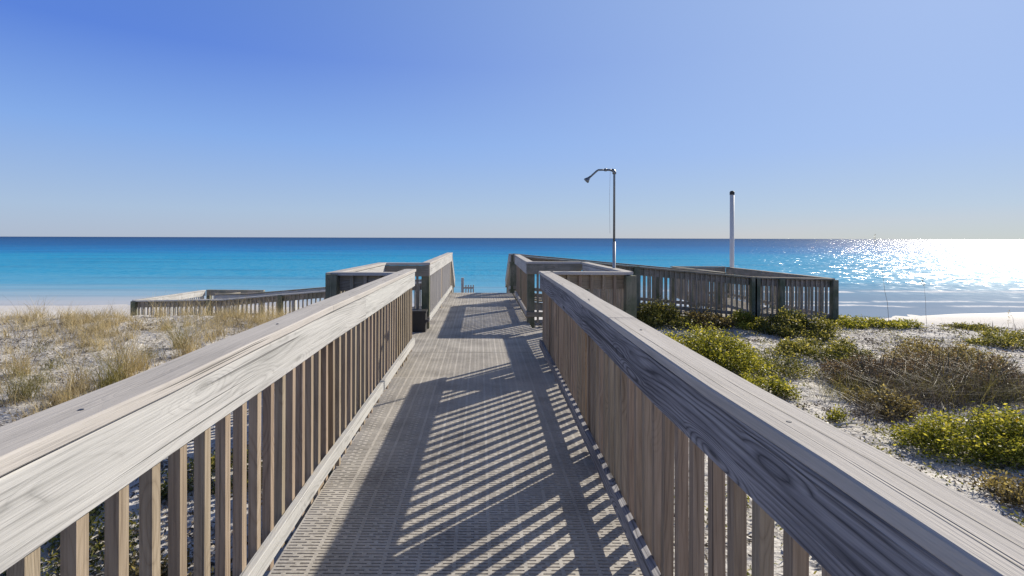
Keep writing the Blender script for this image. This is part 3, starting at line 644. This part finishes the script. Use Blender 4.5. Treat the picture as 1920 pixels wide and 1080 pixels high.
def stuff_clumps(name, label, spots, mat, seed, nl, r, h, size):
    rs = np.random.RandomState(seed); A = []
    for x, y, s_ in spots:
        q = rs.normal(size=(nl, 3)) * [r * s_, r * s_, h * s_ * .5]; q[:, 2] = np.abs(q[:, 2]); q[:, 0] += x; q[:, 1] += y
        q[:, 2] += [gz(a, b) for a, b in q[:, :2]]; A.append(q)
    A = np.concatenate(A); o = link(name, setmesh(name, leaves(rs, A, size, .4, .4), 4, np.clip(rs.normal(.45, .25, len(A)), 0, 1)), M[mat]); o['kind'] = 'stuff'; o['label'] = label
gs = []
while len(gs) < 430:
    x, y = rnd.uniform(1.4, 13.5), rnd.uniform(3.0, 12.6)
    if mnoise.noise(Vector((x * .45, y * .45, 12))) > -.12: gs.append((x, y, rnd.uniform(.4, 1.3)))
stuff_clumps('green_ground_cover', 'low creeping green plants over the right dune sand', gs, 'leaf_green', 31, 42, .13, .10, .035)
gs = []
while len(gs) < 260:
    x, y = rnd.uniform(1.4, 13), rnd.uniform(3.0, 12.4)
    if mnoise.noise(Vector((x * .5, y * .5, 22))) > 0: gs.append((x, y, rnd.uniform(.4, 1.2)))
for i in range(240): gs.append((rnd.uniform(-13, -1.6), rnd.uniform(2.5, 12.5), rnd.uniform(.4, 1.2)))
for i in range(70): gs.append((rnd.uniform(-3.6, -1.2), rnd.uniform(2.5, 5.0), rnd.uniform(.4, 1.2)))
stuff_clumps('dead_plant_cover', 'grey brown dead plants over the dune sand', gs, 'drygrey', 32, 40, .14, .07, .04)
# dark leafy ground cover seen through the left balusters
for j, (x0, y0, r_) in enumerate(((-2.95, 3.45, .5), (-2.15, 3.05, .36), (-2.35, 4.6, .4), (-1.55, 2.9, .25))):
    bush('shrub', ('low leafy plant under the left handrail, ' + ('furthest left', 'in the middle of the group', 'furthest from the viewer', 'nearest the walkway')[j]), 'shrub', x0, y0, r_, r_, .22, 1500, .035, 'leaf_olive' if j % 2 else 'leaf_green', 60 + j, 'plants seen through the left balusters', lobes=9)
# leaf litter chips and twigs
rs = np.random.RandomState(9); n_ = 42000
C = np.zeros((n_, 3)); side = rs.rand(n_) < .5
C[:, 1] = rs.uniform(1.0, 13.2, n_); C[:, 0] = np.where(side, -rs.uniform(1.2, 15, n_), rs.uniform(1.2, 14, n_))
cl = np.array([mnoise.noise(Vector((a * .8, b * .8, 3))) for a, b in C[:, :2]]); keep = rs.rand(n_) < np.clip(.6 + cl * 1.8, .08, 1); C = C[keep]
C[:, 2] = [gz(a, b) + .006 for a, b in C[:, :2]]
o = link('leaf_litter', setmesh('leaf_litter', leaves(rs, C, .05, .25, .30), 4, np.clip(rs.normal(.35, .25, len(C)), 0, 1)), M['drygrey']); o['kind'] = 'stuff'; o['label'] = 'dead leaves and twig bits on the dune sand'

rs = np.random.RandomState(19); n_ = 1500
C = np.zeros((n_, 3)); side = rs.rand(n_) < .4
C[:, 1] = rs.uniform(1.5, 12.5, n_); C[:, 0] = np.where(side, -rs.uniform(1.2, 13, n_), rs.uniform(1.2, 13, n_)); C[:, 2] = [gz(a, b) + .012 for a, b in C[:, :2]]
o = link('fallen_twigs', setmesh('fallen_twigs', leaves(rs, C, .26, .12, .045), 4, rs.rand(n_) ** 1.5), M['drygrey']); o['kind'] = 'stuff'; o['label'] = 'thin fallen twigs lying on the dune sand'
def stalk(px, pb_, pxt, pyt, label, thick, seed):
    x, y = gp(px, pb_); x1 = (pxt - 900) * y / 950; z1 = 1.55 - (pyt - 446 - (pxt - 960) * .003) * y / 950; z0 = gz(x, y)
    rs = random.Random(seed); root = thing('dry_stalk', label, 'plant', (x, y, z0)); mb = MB(); pts = []
    for i in range(9):
        t = i / 8; pts.append(((x1 - x) * (t ** 1.3) + rs.uniform(-.008, .008), rs.uniform(-.01, .01), (z1 - z0) * t - .02 * (i == 0)))
    mb.tube(pts, [thick * (1 - .7 * i / 8) for i in range(9)], 5); mb.build('stem', M['dark'], root)
    q = np.array([pts[-1]] * 26) + np.array([[0, 0, -.012 * i] for i in range(26)]); rs2 = np.random.RandomState(seed)
    link('seed_head', setmesh('seed_head', leaves(rs2, q, .04, .3, .35), 4, rs2.rand(26)), M['straw'], root)
stalk(1668, 612, 1640, 440, 'tallest lone dry stalk standing above the right dune crest against the glitter', .005, 3)
stalk(1738, 622, 1731, 512, 'shorter thin dry stalk right of the tallest one on the right crest', .004, 4)
stalk(1905, 615, 1893, 583, 'small dry stalk at the right edge of the dune crest', .005, 5)
# sparse twiggy weeds on the right crest
i = 0
for px, py, H in ((1625, 610, .22), (1712, 618, .28), (1780, 618, .22), (1842, 618, .34), (1590, 606, .2), (1900, 612, .28)):
    x, y = gp(px, py); tuft(x, y, H, 16, 700 + i, 'drygrey', 'sparse bare twiggy weed on the right dune crest against the beach', 'bare weeds on the right crest', .12, .8, .006); i += 1
x, y = gp(1590, 792); mb = MB(); a = Vector((x - .22, y - .06, gz(x - .22, y - .06) + .015)); b = Vector((x + .24, y + .10, gz(x + .24, y + .1) + .05))
mb.tube([a, a.lerp(b, .5) + Vector((0, .02, .01)), b], [.012, .017, .009], 8); o = mb.build('driftwood_stick', M['rail'], None, smooth=True); tag(o, 'pale driftwood stick lying on the sand near the right handrail', 'stick')
S.cycles.use_denoising = True
S.cycles.max_bounces = 6; S.cycles.transparent_max_bounces = 4; S.cycles.caustics_reflective = False; S.cycles.caustics_refractive = False
S.cycles.sample_clamp_indirect = 4.0
